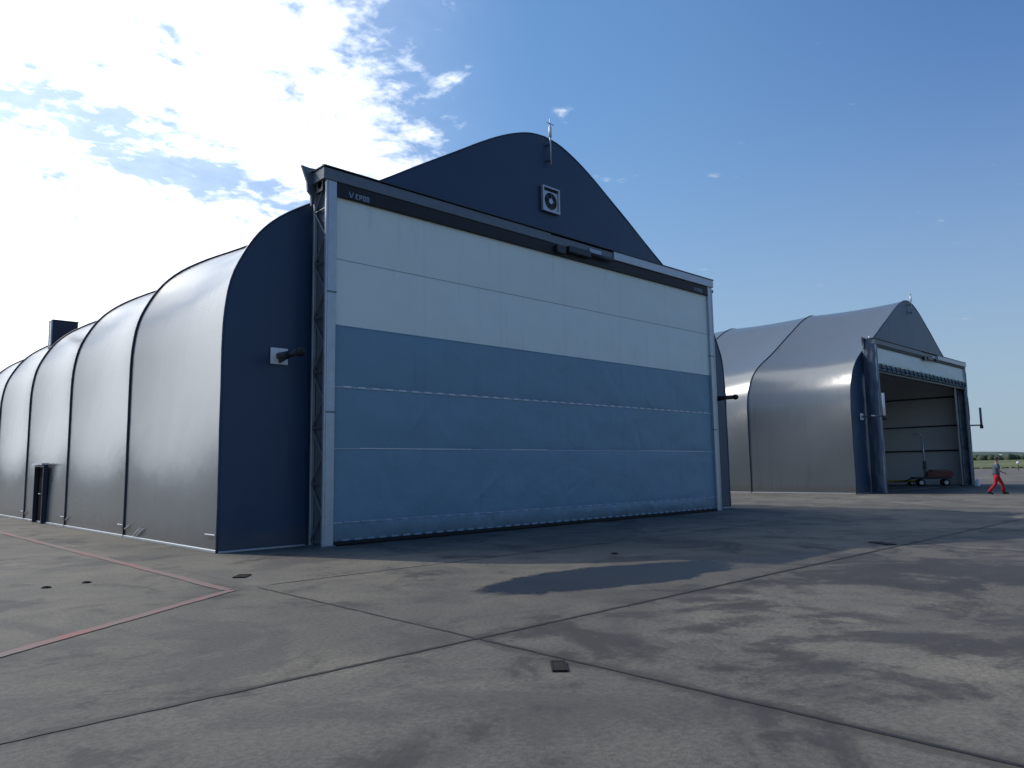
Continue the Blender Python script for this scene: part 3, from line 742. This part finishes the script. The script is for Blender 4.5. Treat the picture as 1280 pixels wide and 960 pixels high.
mb = MB(); mb.box(-.8, .8, -.3, -.27, .06, .46).box(-.8, .8, .27, .3, .06, .46).box(-.8, -.77, -.269, .269, .06, .46).box(.77, .8, -.269, .269, .06, .46).box(-.769, .769, -.269, .269, .06, .09)
mb.build('tub', M['orange'], ob)
MB().bevbox(-.83, .83, -.33, .33, .465, .50, .01).build('lid', M['orange'], ob)
for x in (-.6, .6): MB().box(x - .08, x + .08, -.28, .28, 0, .058).build('foot', M['rubber'], ob)

# white ballast can on the apron right of the far hangar
cn = empty('ballast_can', (51.76 + 2.0, -.2, .0)); tag(cn, 'small white ballast can on the apron at the far hangar right post', 'ballast can')
cn.location = (50.0, -.35, .0)
MB().bevbox(-.2, .2, -.13, .13, 0, .42, .04).build('body', M['white'], cn)
MB().tube([(-.12, 0, .42), (-.12, 0, .50), (.1, 0, .50), (.1, 0, .42)], .02, 6).build('handle', M['white'], cn)
MB().tube([(.15, 0, .41), (.15, 0, .48)], .035, 8).build('cap', M['red'], cn)

# white runway light on the verge
C_ = C0
def at(x, y, dist):      # a point on the ground at a distance along a picture column
    d = cw * 932.4 + cr * (x - 640) - cu * (y - 480); h = Vector((d.x, d.y)).normalized(); return C_.x + h.x * dist, C_.y + h.y * dist
lx, ly = at(1273, 585, 165)
rl = empty('airfield_marker', (lx, ly, -.03)); tag(rl, 'small white airfield marker standing before the grass at the far right', 'marker')
MB().tube([(0, 0, 0), (0, 0, 1.0)], .07, 8).build('stake', M['darksteel'], rl)
MB().ellipsoid((0, 0, 1.35), (.26, .26, .26)).build('head', M['white'], rl, True)
# pale field on the hillside
fx_, fy_ = at(1238, 573, 1000)
hd = Vector((fx_ - C_.x, fy_ - C_.y)).normalized(); tg = Vector((hd.y, -hd.x))
mb = MB()
def q_(s_, t_, z): p = Vector((fx_, fy_)) + tg * s_ + hd * t_; return (p.x, p.y, z)
bf = empty('long_shed', (0, 0, 0)); tag(bf, 'long pale shed roof on the wooded hill beyond the grass', 'shed')
MB().add([q_(-11, 0, 3), q_(10, 0, 3), q_(10, 0, 8.2), q_(-11, 0, 5.4), q_(-11, 12, 3), q_(10, 12, 3), q_(10, 12, 9.4), q_(-11, 12, 6.4)],
         [(0, 1, 2, 3), (4, 7, 6, 5), (0, 3, 7, 4), (1, 5, 6, 2)]).build('wall', M['pale_roof'], bf)
MB().add([q_(-12, -.8, 5.5), q_(11, -.8, 8.4), q_(11, 13, 9.7), q_(-12, 13, 6.7), q_(-12, -.8, 5.2), q_(11, -.8, 8.1), q_(11, 13, 9.4), q_(-12, 13, 6.4)],
         [(0, 1, 2, 3), (7, 6, 5, 4), (0, 4, 5, 1), (1, 5, 6, 2), (2, 6, 7, 3), (3, 7, 4, 0)]).build('roof', M['pale_roof'], bf)

# ------------------------------------------------------------------ the person
def person(x, y, heading):
    root = empty('person', (x, y, .0), heading)
    tag(root, 'person in red trousers and grey-blue top striding on the apron', 'person')
    # joints in local space: x = direction of travel, y = left, z = up (height 1.82)
    J = {'pel': (0, 0, .98), 'sp': (.01, 0, 1.16), 'ch': (.02, 0, 1.36), 'nk': (.03, 0, 1.54), 'hd0': (.045, 0, 1.62),
         'hipL': (0, .10, .93), 'knL': (.22, .13, .52), 'anL': (.27, .17, .10), 'toL': (.44, .19, .04),
         'hipR': (0, -.10, .93), 'knR': (-.08, -.12, .50), 'anR': (-.38, -.16, .13), 'toR': (-.24, -.17, .03),
         'shL': (.02, .20, 1.47), 'elL': (-.10, .27, 1.20), 'wrL': (.02, .27, .98), 'haL': (.05, .265, .90),
         'shR': (.02, -.20, 1.47), 'elR': (.08, -.28, 1.20), 'wrR': (.26, -.25, 1.06), 'haR': (.33, -.235, 1.03)}
    rad = {'pel': .145, 'sp': .125, 'ch': .145, 'nk': .06, 'hd0': .058, 'hipL': .098, 'knL': .062, 'anL': .043, 'toL': .036, 'hipR': .098, 'knR': .062, 'anR': .043, 'toR': .036,
           'shL': .062, 'elL': .043, 'wrL': .030, 'haL': .036, 'shR': .062, 'elR': .043, 'wrR': .030, 'haR': .036}
    def skin(name, keys, edges, mt, parent, rs=1., rootk=None, flat=None):
        me = bpy.data.meshes.new(name); idx = {k: i for i, k in enumerate(keys)}
        me.from_pydata([J[k] for k in keys], [(idx[a], idx[b]) for a, b in edges], [])
        o = bpy.data.objects.new(name, me); col.objects.link(o); o.parent = parent
        sk = o.modifiers.new('skin', 'SKIN')
        for k in keys:
            v = me.skin_vertices[0].data[idx[k]]; r_ = rad[k] * rs
            v.radius = (r_, r_ * (flat or {}).get(k, 1)); v.use_root = (k == (rootk or keys[0]))
        sk.use_smooth_shade = True
        ss = o.modifiers.new('sub', 'SUBSURF'); ss.levels = 1; ss.render_levels = 2
        me.materials.append(mt); return o
    # fingers: short chains rooted in each palm
    keys = list(J); edges = [('pel', 'sp'), ('sp', 'ch'), ('ch', 'nk'), ('nk', 'hd0'), ('pel', 'hipL'), ('pel', 'hipR'), ('hipL', 'knL'), ('knL', 'anL'), ('anL', 'toL'), ('hipR', 'knR'), ('knR', 'anR'), ('anR', 'toR'),
             ('ch', 'shL'), ('shL', 'elL'), ('elL', 'wrL'), ('wrL', 'haL'), ('ch', 'shR'), ('shR', 'elR'), ('elR', 'wrR'), ('wrR', 'haR')]
    body = skin('body', keys, edges, M['skin'], root)
    for s_, hk, wk in (('L', 'haL', 'wrL'), ('R', 'haR', 'wrR')):
        h = Vector(J[hk]); d = (h - Vector(J[wk])).normalized(); lat = Vector((0, 1, 0)).cross(d).normalized()
        for k in range(4):
            b0 = h + lat * (k - 1.5) * .020 + d * .015; ln = (.062, .07, .066, .052)[k]; bend = Vector((0, -1 if s_ == 'L' else 1, 0))
            MB().tube([b0, b0 + d * ln * .5 + bend * .004, b0 + d * ln * .85 + bend * .022, b0 + d * ln + bend * .036], [.010, .0095, .009, .007], 6).build('finger', M['skin'], body, True)
        MB().tube([h - lat * .025 - d * .02, h - lat * .050 + d * .012, h - lat * .045 + d * .04], [.012, .011, .008], 6).build('thumb', M['skin'], body, True)
    # head
    hd_ = MB(); hc = Vector((.06, 0, 1.70))
    def hf(u, v):
        t = math.pi * v; a = 2 * math.pi * u; c = Vector((.095 * math.sin(t) * math.cos(a), .076 * math.sin(t) * math.sin(a), .118 * math.cos(t)))
        if c.z < 0: c.x *= 1 + .25 * c.z / .118 * (1 if c.x < 0 else -.1); c.y *= 1 + .28 * c.z / .118
        f = math.exp(-((a if a < math.pi else a - 2 * math.pi) / .2) ** 2) * math.exp(-((c.z + .015) / .02) ** 2); c.x += .022 * f
        return hc + c
    hd_.grid(hf, 24, 16); hd_.build('head', M['skin'], root, True, fix=True)
    for s_ in (-1, 1):
        MB().ellipsoid(hc + Vector((0, s_ * .076, -.005)), (.018, .008, .028), 8, 6).build('ear', M['skin'], root, True)
        MB().ellipsoid(hc + Vector((.086, s_ * .03, .012)), (.010, .012, .008), 8, 6).build('eye', M['darksteel'], root, True)
    MB().ellipsoid(hc + Vector((.086, 0, -.055)), (.008, .024, .006), 8, 6).build('mouth', M['red'], root, True)
    def hr(u, v):
        t = math.pi * .56 * v; a = 2 * math.pi * u
        k = 1 if math.cos(a) < .4 else .80
        t *= k; return hc + Vector((-.008 + .104 * math.sin(t) * math.cos(a), .085 * math.sin(t) * math.sin(a), .01 + .122 * math.cos(t)))
    MB().grid(hr, 20, 10).build('hair', M['hair'], root, True)
    fl = {'pel': 1.1, 'ch': 1.25}
    def loft(mb, rings, n=16):
        vs = [(x + rx * math.cos(2 * math.pi * k / n), ry * math.sin(2 * math.pi * k / n), z) for x, z, rx, ry in rings for k in range(n)]
        return mb.add(vs, [(i * n + k, i * n + (k + 1) % n, (i + 1) * n + (k + 1) % n, (i + 1) * n + k) for i in range(len(rings) - 1) for k in range(n)] + [tuple(range(n - 1, -1, -1)), tuple(range((len(rings) - 1) * n, len(rings) * n))])
    tm = loft(MB(), [(0, .84, .12, .155), (0, .90, .142, .188), (0, .98, .146, .186), (0, 1.03, .142, .172)])
    for q in 'LR':
        h_, k_, a_ = Vector(J['hip' + q]), Vector(J['kn' + q]), Vector(J['an' + q])
        tm.tube([h_ + Vector((0, 0, .03)), h_ * .6 + k_ * .4, k_, k_ * .5 + a_ * .5, a_ + Vector((0, 0, .0))], [.112, .100, .076, .074, .066], 12)
    tm.build('trousers', M['trousers'], root, True)
    tp = loft(MB(), [(0, .96, .155, .192), (0, 1.05, .150, .180), (.01, 1.18, .150, .182), (.02, 1.34, .160, .212), (.02, 1.44, .148, .218), (.025, 1.50, .105, .160), (.03, 1.55, .072, .080)])
    for q in 'LR':
        a_, b_ = Vector(J['sh' + q]), Vector(J['el' + q]); tp.tube([a_ + Vector((0, 0, .0)), a_ * .5 + b_ * .5, b_], [.078, .066, .060], 12)
    tp.build('top', M['shirt'], root, True)
    for s_ in 'LR':
        a = Vector(J['an' + s_]); b = Vector(J['to' + s_])
        MB().tube([a + Vector((-.06, 0, -.05)), a + Vector((0, 0, -.03)), a * .4 + b * .6 + Vector((0, 0, .015)), b + Vector((.03, 0, 0))], [.045, .056, .05, .03], 10).build('shoe', M['rubber'], root, True)
    return root
person(36.3, -4.85, R(-72))
